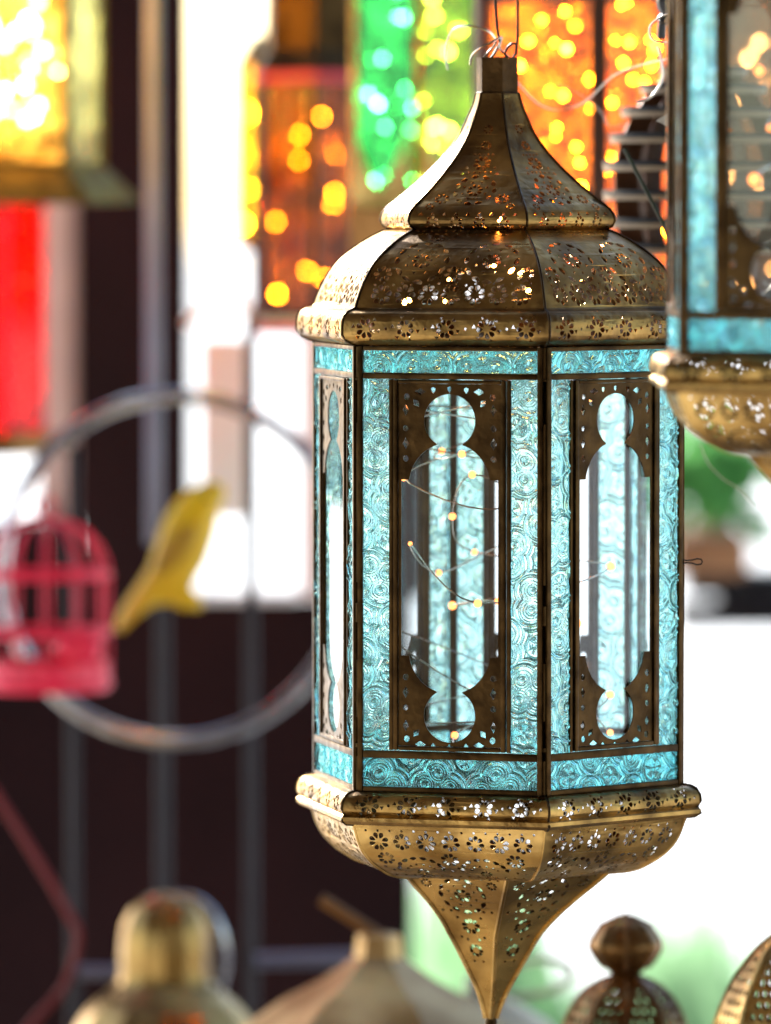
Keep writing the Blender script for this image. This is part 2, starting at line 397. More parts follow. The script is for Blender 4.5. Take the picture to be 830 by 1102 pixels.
# ------------------------------------------------------------------ main lantern
RB = 205.0; AP = RB * math.cos(PI / 6)
def make_lantern():
    root = empty('hanging_lantern', (LX, 0, ZTIP), math.radians(13.0))
    peak = [(24, 100), (27, 112), (33, 126), (42, 145), (55, 163), (73, 182), (93, 200), (112, 215), (123, 223), (129, 230), (131, 237), (128, 243), (120, 247)]
    perf_part('peak_roof', M['brass'], root, peak, holes_peak)
    dome = [(112, 246), (126, 248), (152, 261), (177, 279), (192, 297), (202, 316), (207, 328)]
    perf_part('dome_roof', M['brass'], root, dome, holes_dome)
    rim = [(207, 328), (209, 330), (219, 333), (225, 340), (226.5, 349), (226.5, 357), (224, 361.5), (217, 365), (211, 367), (199, 370)]
    perf_part('roof_rim', M['brass'], root, rim, holes_rim(5, 9.5, 44))
    brim = [(198, 838), (213, 838.6), (222, 842), (226.5, 849), (227, 858), (223.5, 861.5), (227.5, 864.5), (227.5, 868.5), (223, 872), (211, 873.5)]
    perf_part('base_rim', M['brass'], root, brim, holes_rim(5, 9.5, 42))
    cup = [(211, 873), (208, 880), (204, 891), (196, 904), (183, 916), (170, 924), (158, 930), (140, 934), (116, 936)]
    perf_part('base_cup', M['gold'], root, cup, holes_cup)
    spike = [(126, 932), (112, 945), (97, 958), (82, 972), (67, 988), (54, 1005), (42, 1024), (31, 1043), (20, 1062), (12, 1080), (7, 1095)]
    lean = lambda v: float(np.interp(v, [930, 965, 1000, 1060, 1110], [10, 4, -2, -4, -7]))
    a0 = math.radians(-13.0)
    perf_part('base_spike', M['gold'], root, spike, holes_spike, rot0=a0, shear=lean, seam=2.6)
    bm = bmesh.new(); add_tube(bm, [(-5.5 * PX, 0, Zl(1092)), (-6 * PX, 0, Zl(1100)), (-7 * PX, 0, Zl(1108))], [5 * PX, 7 * PX, 5.5 * PX], 12)
    link('spike_tip', bm_mesh(bm), M['frame'], root)
    # collar
    bm = bmesh.new()
    add_lathe(bm, [((23.5) * PX, Zl(106)), (24.5 * PX, Zl(100)), (23 * PX, Zl(99)), (23 * PX, Zl(64)), (23.8 * PX, Zl(62)), (22 * PX, Zl(62)), (21.8 * PX, Zl(104))], 6)
    link('collar', bm_mesh(bm, 'collar', True, 25), metal('collar_brass', (.05, .026, .009), (.022, .012, .005), .4, .6, 60, .3, 150), root)
    # ---- six side panels
    v0, v1 = 369.0, 838.0
    zt = lambda v: Zl(v)
    def bar(bm, s0, s1, va, vb, d=7.0, y=0.0, bev=1.2):
        add_box(bm, ((s0 + s1) / 2 * PX, y * PX, (zt(va) + zt(vb)) / 2), (abs(s1 - s0) * PX, d * PX, abs(zt(va) - zt(vb))), bev * PX)
    bm = bmesh.new()
    for sg in (-1, 1):
        bar(bm, sg * 95.5, sg * 101.2, v0, v1, 8)                 # outer stiles
        bar(bm, sg * 62.2, sg * 66.8, 404, 794, 6)                # strip / door divider
        bar(bm, sg * 56.4, sg * 61.4, 404.5, 793.5, 8, -1.5)      # door stile
    for a, b in ((v0, 373.6), (397, 403.4), (794.6, 802.5), (832.4, v1)):
        bar(bm, -95.2, 95.2, a, b, 7)
    bar(bm, -56, 56, 404.2, 408, 8, -1.5); bar(bm, -56, 56, 789, 793.6, 8, -1.5)
    fr_me = bm_mesh(bm, 'side_panel', True, 30)
    # cutout plate
    bm = bmesh.new()
    def hw(v):
        c = []
        for cv, r in ((447, 28.0), (756.5, 28.0), (514.5, 44.5), (689, 44.5)):
            q = r * r - (v - cv) ** 2
            if q > 0: c.append(math.sqrt(q))
        if 509 <= v <= 694: c.append(53.0)
        return max(c) if c else 0.0
    vs = [419.02 + .0]; v = 419.3
    while v < 784.4: vs.append(v); v += (.5 if (v < 424 or v > 780) else 1.5)
    vs = sorted(vs + [508.9, 509.05, 693.95, 694.1, 473.2, 730.6]); vs.append(784.46)
    right = [(hw(v), v) for v in vs if hw(v) > .5]
    win = right + [(-a, b) for a, b in reversed(right)]
    def flip(p): return [(a, 1203.5 - b) for a, b in reversed(p)]
    def dia(s, v, a, b, r=0): return [(s + a * math.cos(r) , v + a * math.sin(r)), (s - b * math.sin(r), v + b * math.cos(r)), (s - a * math.cos(r), v - a * math.sin(r)), (s + b * math.sin(r), v - b * math.cos(r))]
    def drop(s, v): return [(s, v + 3.6), (s - 2.4, v + .5), (s - 2.5, v - 2.2), (s, v - 3.2), (s + 2.5, v - 2.2), (s + 2.4, v + .5)]
    hs = []
    for sg in (-1, 1):
        hs += [dot(sg * 47, 422, 2.6, 8), dia(sg * 32, 416.5, 6.0, 3.7), drop(sg * 18, 413.5 + 1.5), dia(sg * 36.5, 428.5, 5.2, 3.4, sg * -.9), dia(sg * 48, 436, 3.3, 6.2),
               dot(sg * 48, 455, 2.4, 8), dia(sg * 48, 471, 3.4, 6.2), dot(sg * 48, 487, 2.5, 8)]
    hs.append(drop(0, 413.2 + .8)); hs = hs + [flip(h) for h in hs]
    ou = [(-56.2, 408.2), (56.2, 408.2), (56.2, 788.8), (-56.2, 788.8)]
    verts = [Vector(q) for q in ou]; faces = [[0, 1, 2, 3]]
    for h in [win] + hs:
        if sum(h[i - 1][0] * h[i][1] - h[i][0] * h[i - 1][1] for i in range(len(h))) < 0: h = h[::-1]
        b = len(verts); verts += [Vector(q) for q in h]; faces.append(list(range(b, b + len(h))))
    vo, eo, fo, _, _, of = delaunay_2d_cdt(verts, [], faces, 0, 1e-3)
    A = [bm.verts.new((q.x * PX, -2.8 * PX, zt(q.y))) for q in vo]; B = [bm.verts.new((q.x * PX, -1.4 * PX, zt(q.y))) for q in vo]
    ec = {}
    for f, o in zip(fo, of):
        if 0 not in o or len(o) > 1: continue
        f = list(f)
        bm.faces.new([A[i] for i in reversed(f)]); bm.faces.new([B[i] for i in f])
        for i in range(3): a, b = f[i], f[(i + 1) % 3]; ec.setdefault((min(a, b), max(a, b)), []).append((a, b))
    for l in ec.values():
        if len(l) == 1: a, b = l[0]; bm.faces.new((A[a], A[b], B[b], B[a]))
    for v in [v for v in bm.verts if not v.link_faces]: bm.verts.remove(v)
    bmesh.ops.recalc_face_normals(bm, faces=bm.faces)
    plate = bm_mesh(bm, 'cutout_plate', False)
    bm = bmesh.new(); add_box(bm, (0, 1.2 * PX, (zt(404) + zt(793)) / 2), (112 * PX, 2 * PX, zt(404) - zt(793))); pane = bm_mesh(bm, 'clear_pane', False)
    hgt = (zt(403.6) - zt(794.4)) / PX; hh = (zt(373.8) - zt(396.8)) / PX; hb = (zt(802.7) - zt(832.2)) / PX
    vars_v = [glass_strip_mesh('glass_strip', 28.4, hgt, ox, oy, rot=ra) for ox, oy, ra in ((13, 10, .62), (-8, 34, .12), (22, 50, -.5), (3, 22, .9))]
    top_m = glass_strip_mesh('glass_strip', 190, hh, 30, -6); top_m2 = glass_strip_mesh('glass_strip', 190, hh, 2, 9)
    bot_m = glass_strip_mesh('glass_strip', 190, hb, 12, 0); bot_m2 = glass_strip_mesh('glass_strip', 190, hb, 38, 21)
    zoff = Zl(838)
    for k in range(6):
        ang = (k + .5) * PI / 3
        fo_ = link('side_panel', fr_me, M['frame'], root, (AP * PX * math.sin(ang), -AP * PX * math.cos(ang), 0), ang)
        link('cutout_plate', plate, M['frame'], fo_); link('clear_pane', pane, M['clear'], fo_)
        for j, sg in enumerate((-1, 1)):
            link('glass_strip', vars_v[(k * 2 + j) % 4], M['teal'], fo_, (sg * 81.1 * PX, 1.0 * PX, zt(794.4)))
        link('glass_strip', top_m if k % 2 else top_m2, M['tealdeep'], fo_, (0, 1 * PX, zt(396.8)))
        link('glass_strip', bot_m if k % 2 else bot_m2, M['tealdeep'], fo_, (0, 1 * PX, zt(832.2)))
    # hinge rods at the corners, leaving slits
    for k in range(6):
        ang = k * PI / 3; x = 203.5 * math.sin(ang) * PX; y = -203.5 * math.cos(ang) * PX
        bm = bmesh.new()
        for a, b, r in ((370, 402, 2.3), (403, 405, 3.2), (450, 618, 2.1), (640, 660, 3.0), (700, 760, 2.1), (788, 792, 3.2), (802, 838, 2.3)):
            add_tube(bm, [(x, y, zt(a)), (x, y, zt(b))], r * PX, 10)
        link('hinge_rod', bm_mesh(bm), M['frame'], root)
    # wire latch on the right-hand corner
    ang = PI / 3; bx = Vector((204 * math.sin(ang), -204 * math.cos(ang), 0)); dr = Matrix.Rotation(math.radians(-13), 3, 'Z') @ Vector((1, 0, 0))
    loop = []
    for t_, w_ in ((0, -3), (7, -1.2), (13, -1.6), (19, -3.2), (23, -2.6), (24.5, 0), (23, 2.6), (19, 3.2), (13, 1.6), (7, 1.2), (0, 3)):
        q = (bx + dr * (t_ - 1)) * PX; loop.append((q.x, q.y, Zl(601) + w_ * PX))
    bm = bmesh.new(); add_tube(bm, loop, .9 * PX, 6); link('latch', bm_mesh(bm), M['darkwire'], root)
    # hanger wires looped through the collar
    Rm = Matrix.Rotation(math.radians(-13), 3, 'Z')
    def lw(pts, r, name, mat, y0=0):
        bm = bmesh.new(); q = []
        for u, v, yy in pts: w = Rm @ Vector(((u - 535) * PX, yy * PX, 0)); q.append((w.x, w.y, Zl(v)))
        add_tube(bm, q, r * PX, 7); return link(name, bm_mesh(bm), mat, root)
    lw([(556, -260, 0), (556.5, -100, 0), (557, 0, 0), (557, 40, 0), (556, 47, -2), (551, 47, -3), (546, 51, -3), (543, 57, -2), (545, 62, 0), (550, 64, 1), (555, 58, 2), (556, 48, 1)], 1.5, 'hanger_wire', M['darkwire'])
    lw([(531, -260, 4), (532, -100, 4), (533, 0, 4), (535, 30, 4), (538, 46, 4), (533, 56, 2), (526, 66, 0), (522, 76, 0)], 1.5, 'hanger_wire', M['darkwire'])
    return root
lan = make_lantern()
tag(lan, 'large hexagonal brass lantern in sharp focus with teal embossed glass strips and pierced brass dome', 'lantern', 'pierced brass lanterns with teal glass')
# second lantern of the same kind hanging nearer, cut by the right edge
near = copy_tree(lan)
p = P(921, 401, -.28); near.location = (p.x, -.28, p.z - Zl(857)); near.rotation_euler.z = math.radians(1)
tag(near, 'blurred brass and teal glass lantern hanging closest at the upper right edge of the photo', 'lantern')

# ------------------------------------------------------------------ fairy lights
bmb = bmesh.new(); bmesh.ops.create_icosphere(bmb, subdivisions=2, radius=1.0); BULB = bm_mesh(bmb, 'bulb'); BULB.materials.append(M['bulb'])
BULBH = BULB.copy(); BULBH.materials.clear(); BULBH.materials.append(M['bulbhot'])
BULBD = BULB.copy(); BULBD.materials.clear(); BULBD.materials.append(emit('amber_bulb', (1., .36, .07), 28))
def string_lights(label, cx, cy, z0, z1, rad, n, r, mesh, group='strings of fairy lights inside the lanterns', seed=1, pts=None, wr=.0004):
    rd = random.Random(seed); root = empty('string_lights', (cx, cy, z0))
    tag(root, label, 'fairy lights', group)
    pp = []
    a = rd.uniform(0, 6)
    for i in range(n):
        t = (i + rd.random() * .8) / n; a += rd.uniform(.8, 2.6); rr = rad * rd.uniform(.25, .95)
        z = (z1 - z0) * (t + rd.uniform(-.12, .12)); z = max(0.004, min(z1 - z0, z))
        pp.append(Vector((rr * math.cos(a), rr * math.sin(a), z)))
    if pts: pp = [Vector(q) - Vector((cx, cy, z0)) for q in pts]
    dense = []
    for i in range(len(pp) - 1):
        p0 = pp[max(i - 1, 0)]; p1 = pp[i]; p2 = pp[i + 1]; p3 = pp[min(i + 2, len(pp) - 1)]
        for j in range(6):
            t = j / 6; dense.append(.5 * (2 * p1 + (p2 - p0) * t + (2 * p0 - 5 * p1 + 4 * p2 - p3) * t * t + (-p0 + 3 * p1 - 3 * p2 + p3) * t ** 3))
    dense.append(pp[-1])
    bm = bmesh.new(); add_tube(bm, dense, wr, 5); link('wire', bm_mesh(bm), M['wire'], root)
    for q in pp:
        o = bpy.data.objects.new('bulb', mesh); COL.objects.link(o); o.parent = root; o.location = q
        o.scale = (r * rd.uniform(.5, 1.3),) * 3
    return root
string_lights('tangled warm fairy lights inside the sharp teal glass lantern', LX, 0, Zv(815), Zv(400), .070, 40, .0019, BULB, seed=5, wr=.00045)
string_lights('glowing amber fairy lights coiled up inside the pierced dome of the sharp lantern', LX, 0, Zv(345), Zv(235), .06, 20, .0022, BULBD, seed=6)
string_lights('warm fairy lights inside the blurred teal lantern at the right edge', near.location.x, -.28, near.location.z + Zl(815), near.location.z + Zl(400), .075, 26, .0024, BULB, seed=9)

# ------------------------------------------------------------------ coloured glass lanterns behind
G = {
 'amber': thin_glass('amber_glass', (1., .52, .08), .12, .5),
 'deepamber': thin_glass('deep_amber_glass', (.85, .42, .06), .10, .5),
 'green': thin_glass('green_glass', (.14, .68, .36), .16, .5),
 'lime': thin_glass('lime_glass', (.42, .60, .16), .1, .5),
 'gold': thin_glass('gold_glass', (1., .78, .36), .14, .5),
 'aqua': thin_glass('aqua_glass', (.55, .62, .42), .14, .5),
 'red': thin_glass('red_glass', (.8, .008, .03), .2, .5),
 'yellow': thin_glass('yellow_glass', (1., .75, .12), .2, .5),
}
M['redpaint'] = paint('red_paint', (.95, .02, .09), rough=.4)
M['cream'] = paint('cream_paint', (.75, .68, .5), rough=.5)
M['darkbronze'] = paint('dark_bronze_paint', (.07, .025, .01), rough=.5)
M['bronze'] = metal('brown_bronze', (.30, .15, .05), (.2, .09, .03), .3, .5, 30, .1)
M['olive'] = metal('olive_brass', (.24, .17, .045), (.14, .10, .03), .5, .65, 60, .3, 150)
def glass_lantern(label, u, Rp, vt, vb, Y, n, rot, glasses, frame, cap=None, base=None, post=3.5, rails=(), arch=False, cap_mat=None, base_mat=None, group='coloured glass lanterns hanging behind'):
    k = sc(Y); c = P(u, (vt + vb) / 2, Y); zt_ = P(u, vt, Y).z; zb_ = P(u, vb, Y).z; H = zt_ - zb_; R = Rp * k
    root = empty('glass_lantern', (c.x, Y, zb_), math.radians(rot)); tag(root, label, 'lantern', group)
    bm = bmesh.new(); w = post * k
    rings = [0, H] + [zt_ - P(u, r, Y).z for r in rails]
    for i in range(n):
        a = 2 * PI * i / n; b = 2 * PI * (i + 1) / n
        pa = Vector((R * math.sin(a), -R * math.cos(a), 0)); pb = Vector((R * math.sin(b), -R * math.cos(b), 0))
        add_box(bm, (pa.x, pa.y, H / 2), (w * 2, w * 2, H + w), w * .3, Matrix.Rotation(a, 3, 'Z'))
        m_ = (a + b) / 2; L = (pb - pa).length
        for z in [0, H] + [H - r for r in rings[2:]]:
            q = (pa + pb) / 2
            add_box(bm, (q.x, q.y, z), (L - 2 * w, w * 1.6, w * 1.8), w * .25, Matrix.Rotation(m_, 3, 'Z'))
    link('frame', bm_mesh(bm), frame, root)
    for i in range(n):
        m_ = 2 * PI * (i + .5) / n; L = 2 * R * math.sin(PI / n); ap = R * math.cos(PI / n)
        bm = bmesh.new(); add_box(bm, (0, 0, H / 2), (L - 2.1 * w, .002, H - 1.9 * w))
        g = glasses[i % len(glasses)]
        link('glass_pane', bm_mesh(bm, 'pane', False), g, root, (ap * math.sin(m_), -ap * math.cos(m_), 0), m_)
        if arch:      # pierced brass arch plate at the foot of each pane
            bm = bmesh.new(); hw_ = L / 2 - w; nn = 14; top = []
            for j in range(nn + 1):
                x = -1 + 2 * j / nn; top.append((x * hw_, (.04 + .20 * abs(x) ** 1.4) * H * (.9 if abs(x) < .99 else 1)))
            for y in (-.006, -.0075):
                lo = [bm.verts.new((x, y, w * .9)) for x, z in top]; hi = [bm.verts.new((x, y, max(z, w))) for x, z in top]
                for j in range(nn): bm.faces.new((lo[j], lo[j + 1], hi[j + 1], hi[j]))
            link('arch_plate', bm_mesh(bm, 'arch', False), frame, root, (ap * math.sin(m_), -ap * math.cos(m_), 0), m_)
    if cap:
        bm = bmesh.new(); add_lathe(bm, [(r * k, H + z * k) for r, z in cap], n, capt=True); link('roof', bm_mesh(bm, 'roof', True, 20), cap_mat or frame, root)
    if base:
        bm = bmesh.new(); add_lathe(bm, [(r * k, z * k) for r, z in reversed(base)], n, capb=True); link('base', bm_mesh(bm, 'base', True, 20), base_mat or frame, root)
    return root, c, zb_, zt_, R
def lit(label, spec, nb, r, seed, mesh=None):
    root, c, zb, zt_, R = spec
    string_lights(label, c.x, root.location.y, zb + .01, zt_ - .01, R * .72, nb, r, mesh or BULBH, seed=seed)
# big amber lantern right behind the peak
sp = glass_lantern('big amber glass lantern full of lights, behind the peak of the sharp lantern', 640, 139, -190, 300, .44, 6, 0, [G['amber']], M['darkbronze'],
                   base=[(139, 0), (146, -10), (120, -30), (60, -60)], cap=[(145, 0), (90, 60), (20, 120)], post=8, rails=(-2,))
lit('dense gold fairy lights inside the big amber lantern', sp, 90, .0017, 11)
# green lantern
sp = glass_lantern('green and lime glass lantern glowing left of the sharp lantern peak', 448, 76, -150, 218, .75, 6, 0, [G['lime'], G['lime'], G['green'], G['green'], G['green'], G['green']], M['gold'],
                   base=[(76, 0), (84, -8), (80, -60), (60, -90), (8, -100)], base_mat=M['bronze'], cap=[(80, 0), (40, 60), (10, 90)], post=3.5, arch=True)
lit('white fairy lights inside the green glass lantern', sp, 60, .0019, 12)
# tall amber lantern with dark cap
sp = glass_lantern('tall dark orange glass lantern with brown cap and red trim', 332, 60, 84, 338, 1.0, 6, 8, [G['deepamber']], M['darkbronze'],
                   base=[(60, 0), (66, -6), (66, -14), (50, -16)], cap=[(62, 0), (66, 12), (52, 30), (50, 120), (40, 150)], post=5.0, rails=(214,), base_mat=M['cream'], cap_mat=M['frame'])
lit('sparse orange fairy lights inside the dark orange lantern', sp, 14, .0017, 13)
root = sp[0]; k = sc(1.0)
Hh = sp[3] - sp[2]
for i in range(6):
    m_ = 2 * PI * (i + .5) / 6; bm = bmesh.new(); add_box(bm, (0, 0, Hh / 2), (5 * k, .004, Hh - 12 * k), .5 * k)
    ap = sp[4] * math.cos(PI / 6) + .002; link('mullion', bm_mesh(bm), M['darkbronze'], root, (ap * math.sin(m_), -ap * math.cos(m_), 0), m_)
for nm, zz, rr in (('trim_band', 4, 67.5), ('trim_band', 254 - 272, 68)):
    bm = bmesh.new(); zc = (P(332, 84, 1.0).z - P(332, 338, 1.0).z if zz == 4 else -17 * k)
    add_lathe(bm, [(rr * k, zc - 4 * k), ((rr + 1) * k, zc), (rr * k, zc + 5 * k)], 6); link(nm, bm_mesh(bm, nm), M['redpaint'], root)
# yellow lantern at its left
sp = glass_lantern('narrow yellow glass lantern partly hidden by the dark orange one', 278, 30, 66, 262, 1.15, 4, 45, [G['yellow']], M['gold'],
                   base=[(30, 0), (32, -4), (20, -8)], cap=[(32, 0), (20, 14), (6, 30)], post=1.5)
lit('a few pale fairy lights inside the narrow yellow lantern', sp, 10, .0026, 14)
# top-left lantern
sp = glass_lantern('gold and pale green glass lantern with flared olive base at the top left corner', 12, 96, -230, 178, .8, 6, 40, [G['aqua'], G['gold'], G['gold'], G['gold'], G['gold'], G['gold']], M['olive'],
                   base=[(97, 0), (106, -6), (136, -34), (140, -40), (60, -42)], cap=[(100, 0), (60, 60), (10, 100)], post=4.5)
lit('crowded gold fairy lights inside the top left lantern', sp, 75, .0023, 15)
G['smoke'] = thin_glass('smoky_glass', (.42, .30, .20), .15, .5)
sp = glass_lantern('smoky brown glass lantern seen through the window of the right hand teal lantern', 846, 104, -150, 330, .75, 6, 10, [G['smoke']], M['bronze'],
                   base=[(104, 0), (110, -8), (60, -40)], cap=[(108, 0), (40, 60), (10, 90)], post=4)
lit('gold fairy lights inside the smoky brown lantern at right', sp, 26, .0018, 21)
# red lantern under it
sp = glass_lantern('red glass lantern with brown base below the top left lantern', -10, 58, 208, 462, 1.0, 6, 20, [G['red']], M['redpaint'],
                   base=[(60, 0), (84, -3), (88, -24), (50, -28)], cap=[(60, 0), (20, 30)], post=2.5, base_mat=M['bronze'])
lit('orange fairy lights inside the red glass lantern', sp, 14, .0024, 16)

# ------------------------------------------------------------------ slatted lamp shade (upper right)
Y = .2; k = sc(Y); c = P(757, 200, Y)
root = empty('slatted_shade', (c.x, Y, P(757, 290, Y).z)); tag(root, 'dark wooden lamp shade of stacked round slats behind the right hand lantern', 'lamp shade')
M['slatwood'] = paint('pale_wood_slat', (.30, .21, .12), (.22, .14, .08), rough=.55, scale=40)
M['darkwood'] = paint('dark_brown_wood', (.15, .055, .018), rough=.5, scale=30)
z00 = root.location.z
for v, R in ((78, 46), (97, 67), (122, 88), (150, 100), (180, 107), (211, 107), (241, 105), (268, 98)):
    z = P(757, v, Y).z - z00
    bm = bmesh.new(); add_lathe(bm, [((R - 42) * k if R > 60 else 8 * k, z + 2 * k), (R * k, z + 2 * k), ((R + .8) * k, z), (R * k, z - 4.5 * k), ((R - 42) * k if R > 60 else 8 * k, z - 4.5 * k), ((R - 42) * k if R > 60 else 8 * k, z + 2 * k)], 64)
    link('slat', bm_mesh(bm, 'slat', True, 40), M['slatwood'], root)
    bm = bmesh.new(); add_lathe(bm, [((R - 40) * k if R > 60 else 9 * k, z + 6.5 * k), ((R + 1.2) * k, z + 6.5 * k), ((R + 1.6) * k, z + 1.6 * k), ((R - 40) * k if R > 60 else 9 * k, z + 2.1 * k)], 64)
    link('slat_top', bm_mesh(bm, 'slat_top', True, 40), M['bench'], root)
for a in (-76, -42, -10, 25, 60, 110, 150, 190, 230):
    bm = bmesh.new(); ar = math.radians(a); pts = []
    prof = [(268, 90), (241, 97), (211, 99), (180, 99), (150, 92), (122, 79), (97, 58), (80, 40)]
    ins = []
    for v, R in prof:
        z = P(757, v, Y).z - z00; o_ = Vector((math.sin(ar), -math.cos(ar), 0)); t_ = Vector((math.cos(ar), math.sin(ar), 0)) * 1.6 * k
        ins.append([bm.verts.new(o_ * R * k + t_ + Vector((0, 0, z))), bm.verts.new(o_ * R * k - t_ + Vector((0, 0, z))), bm.verts.new(o_ * (R - 26) * k - t_ + Vector((0, 0, z))), bm.verts.new(o_ * (R - 26) * k + t_ + Vector((0, 0, z)))])
    for A, B in zip(ins, ins[1:]):
        for j in range(4): bm.faces.new((A[j], A[(j + 1) % 4], B[(j + 1) % 4], B[j]))
    bm.faces.new(ins[0]); bm.faces.new(ins[-1])
    link('rib', bm_mesh(bm, 'rib', False), M['darkwood'], root)
def single(name, bm, mat, label, cat, group=None, kind=None, smooth=True, ang=35):
    o = link(name, bm_mesh(bm, name, smooth, ang), mat); tag(o, label, cat, group, kind); return o
def tubeobj(name, pts, r, mat, label, cat, group=None, seg=8):
    bm = bmesh.new(); add_tube(bm, pts, r, seg); return single(name, bm, mat, label, cat, group)
M['stickgreen'] = paint('dark_green_stick', (.03, .05, .02), rough=.4)
tubeobj('stick', [P(672, 160, .06), P(700, 214, .05), P(728, 268, .04)], .0011, M['stickgreen'], 'thin dark green stick leaning across the wooden slats', 'stick')
# loose silver wires
def smoothpts(pts, n=8):
    out = []; pts = [Vector(p) for p in pts]
    for i in range(len(pts) - 1):
        p0 = pts[max(i - 1, 0)]; p1 = pts[i]; p2 = pts[i + 1]; p3 = pts[min(i + 2, len(pts) - 1)]
        for j in range(n):
            t = j / n; out.append(.5 * (2 * p1 + (p2 - p0) * t + (2 * p0 - 5 * p1 + 4 * p2 - p3) * t * t + (-p0 + 3 * p1 - 3 * p2 + p3) * t ** 3))
    return out + [pts[-1]]
tubeobj('loose_wire', smoothpts([P(482, 75, .04), P(480, 55, .04), P(487, 33, .03), P(505, 28, .02), (P(525, 33, .02)), P(534, 45, 0), P(524, 58, 0), P(518, 68, 0)]), .0006, M['wire'], 'silver wire curling out of the sharp lantern collar to its left', 'wire', 'loose silver fairy light wires')
tubeobj('loose_wire', smoothpts([P(506, 70, 0), P(508, 60, 0), P(516, 52, -.005), P(528, 46, -.005), P(540, 40, 0), P(538, 52, 0), P(548, 62, 0)]), .0006, M['wire'], 'short silver wire twisted round the hook above the collar', 'wire', 'loose silver fairy light wires')
tubeobj('loose_wire', smoothpts([P(556, 88, .1), P(580, 112, .12), P(605, 118, .13), P(632, 108, .12), P(660, 82, .1), P(690, 70, .08), P(718, 64, .06), P(735, 66, .05)]), .0004, M['wire'], 'silver wire sagging across the big amber lantern', 'wire', 'loose silver fairy light wires')
tubeobj('loose_wire', smoothpts([P(600, 90, .14), P(630, 105, .14), P(648, 122, .14), P(656, 136, .14), P(672, 134, .14)]), .00035, M['wire'], 'thin silver wire end hanging before the dark amber post', 'wire', 'loose silver fairy light wires')
tubeobj('loose_wire', smoothpts([P(738, 12, -.02), P(716, 16, -.01), P(700, 28, 0), P(702, 42, 0), P(716, 46, 0), P(738, 40, -.02), P(742, 56, -.02), P(740, 75, -.02)]), .0006, M['wire'], 'looped silver wire beside the paper tag at top right', 'wire', 'loose silver fairy light wires')
tubeobj('loose_wire', smoothpts([P(708, 50, .03), P(712, 66, .03), P(713, 84, .03), P(706, 98, .03), P(698, 106, .03), P(685, 110, .03)]), .0007, M['wire'], 'bent silver wire running down to the paper tag', 'wire', 'loose silver fairy light wires')
tubeobj('loose_wire', smoothpts([P(754, 478, -.25), P(762, 498, -.25), P(778, 515, -.25), P(796, 527, -.25), P(812, 545, -.25)]), .00022, M['wire'], 'thin stray wire hanging beneath the blurred right hand lantern', 'wire', 'loose silver fairy light wires')
# black cable clump and paper tag at the top right
M['black'] = paint('black_plastic', (.015, .013, .015), rough=.4)
bm = bmesh.new(); add_tube(bm, smoothpts([P(722, -30, .05), P(716, 0, .05), P(720, 14, .05), P(713, 26, .05), P(712, 42, .05)]), [.004] * 8 + [.005] * 8 + [.004] * 8 + [.0025] * 8 + [.002], 8)
single('black_cable', bm, M['black'], 'short black cable hanging down at the top right', 'cable')
M['paper'] = paint('grey_paper', (.45, .42, .36), (.35, .32, .27), rough=.8)
bm = bmesh.new()
tg = [P(706, 130, .02), P(729, 141, .01), P(744, 122, -.01), P(744, 88, -.02), P(738, 98, -.01), P(726, 118, 0)]
f1 = [bm.verts.new(q) for q in tg]; f2 = [bm.verts.new(q + Vector((0, .0006, 0))) for q in tg]
bm.faces.new(f1); bm.faces.new(list(reversed(f2)))
for i in range(6): bm.faces.new((f1[i], f2[i], f2[(i + 1) % 6], f1[(i + 1) % 6]))
tg_o = single('paper_tag', bm, M['paper'], 'small grey paper tag on a wire left of the right hand lantern', 'tag', smooth=False)
bm = bmesh.new()
for a in range(5):
    q = P(726, 126, .004) + Vector((math.cos(a * 1.26) * .0012, -.0006, math.sin(a * 1.26) * .0012)); bmesh.ops.create_icosphere(bm, subdivisions=1, radius=.0011, matrix=Matrix.Translation(q) @ Matrix.Diagonal((1, .3, 1, 1)))
link('printed_mark', bm_mesh(bm), M['darkwood'], tg_o)

# ------------------------------------------------------------------ left: stand, hoop, bird, cage
Y = .9; k = sc(Y)
def rod(u, v0, v1, w, mat, label, group=None):
    a, b = P(u, v0, Y), P(u, v1, Y); b.x = a.x
    tubeobj('stand_rod', [a, b], w * k, mat, label, 'rod', group, 12)
rod(165, -60, 585, 8.5, M['palepost'], 'thick pale grey upright pole left of the white opening')
rod(175, 560, 1300, 7.5, M['iron'], 'dark grey iron upright below the yellow bird', 'upright rods of the iron stand')
rod(270, 340, 1300, 6.5, M['iron'], 'dark grey iron upright nearest to the sharp lantern', 'upright rods of the iron stand')
rod(78, 480, 1300, 6, M['iron'], 'dark grey iron upright behind the red birdcage', 'upright rods of the iron stand')
Yh = .85; kh = sc(Yh); c = P(190, 612, Yh); bm = bmesh.new()
add_tube(bm, [(c.x + 186 * kh * math.cos(2 * PI * i / 72), Yh + .02 * math.cos(2 * PI * i / 72), c.z + 186 * kh * math.sin(2 * PI * i / 72)) for i in range(72)], 8 * kh, 12, closed=True)
single('hoop', bm, M['steel'], 'large shiny silver metal hoop around the yellow bird', 'hoop')
M['yellow'] = paint('mustard_paint', (.85, .60, .01), (.72, .48, .01), rough=.5)
Yb = .8; outline = [(122, 678), (130, 655), (146, 632), (160, 610), (168, 585), (176, 560), (190, 538), (208, 524), (226, 518), (240, 522), (243, 532), (236, 548), (232, 575), (222, 605), (212, 622), (206, 634), (218, 646), (216, 656), (196, 656), (184, 650), (165, 652), (148, 664), (132, 680)]
bm = bmesh.new(); n_ = len(outline)
cu = sum(a for a, b in outline) / n_; cv = sum(b for a, b in outline) / n_
fr_ = [bm.verts.new(P(a, b, Yb)) for a, b in outline]; bk = [bm.verts.new(P(a, b, Yb) + Vector((0, .012, 0))) for a, b in outline]
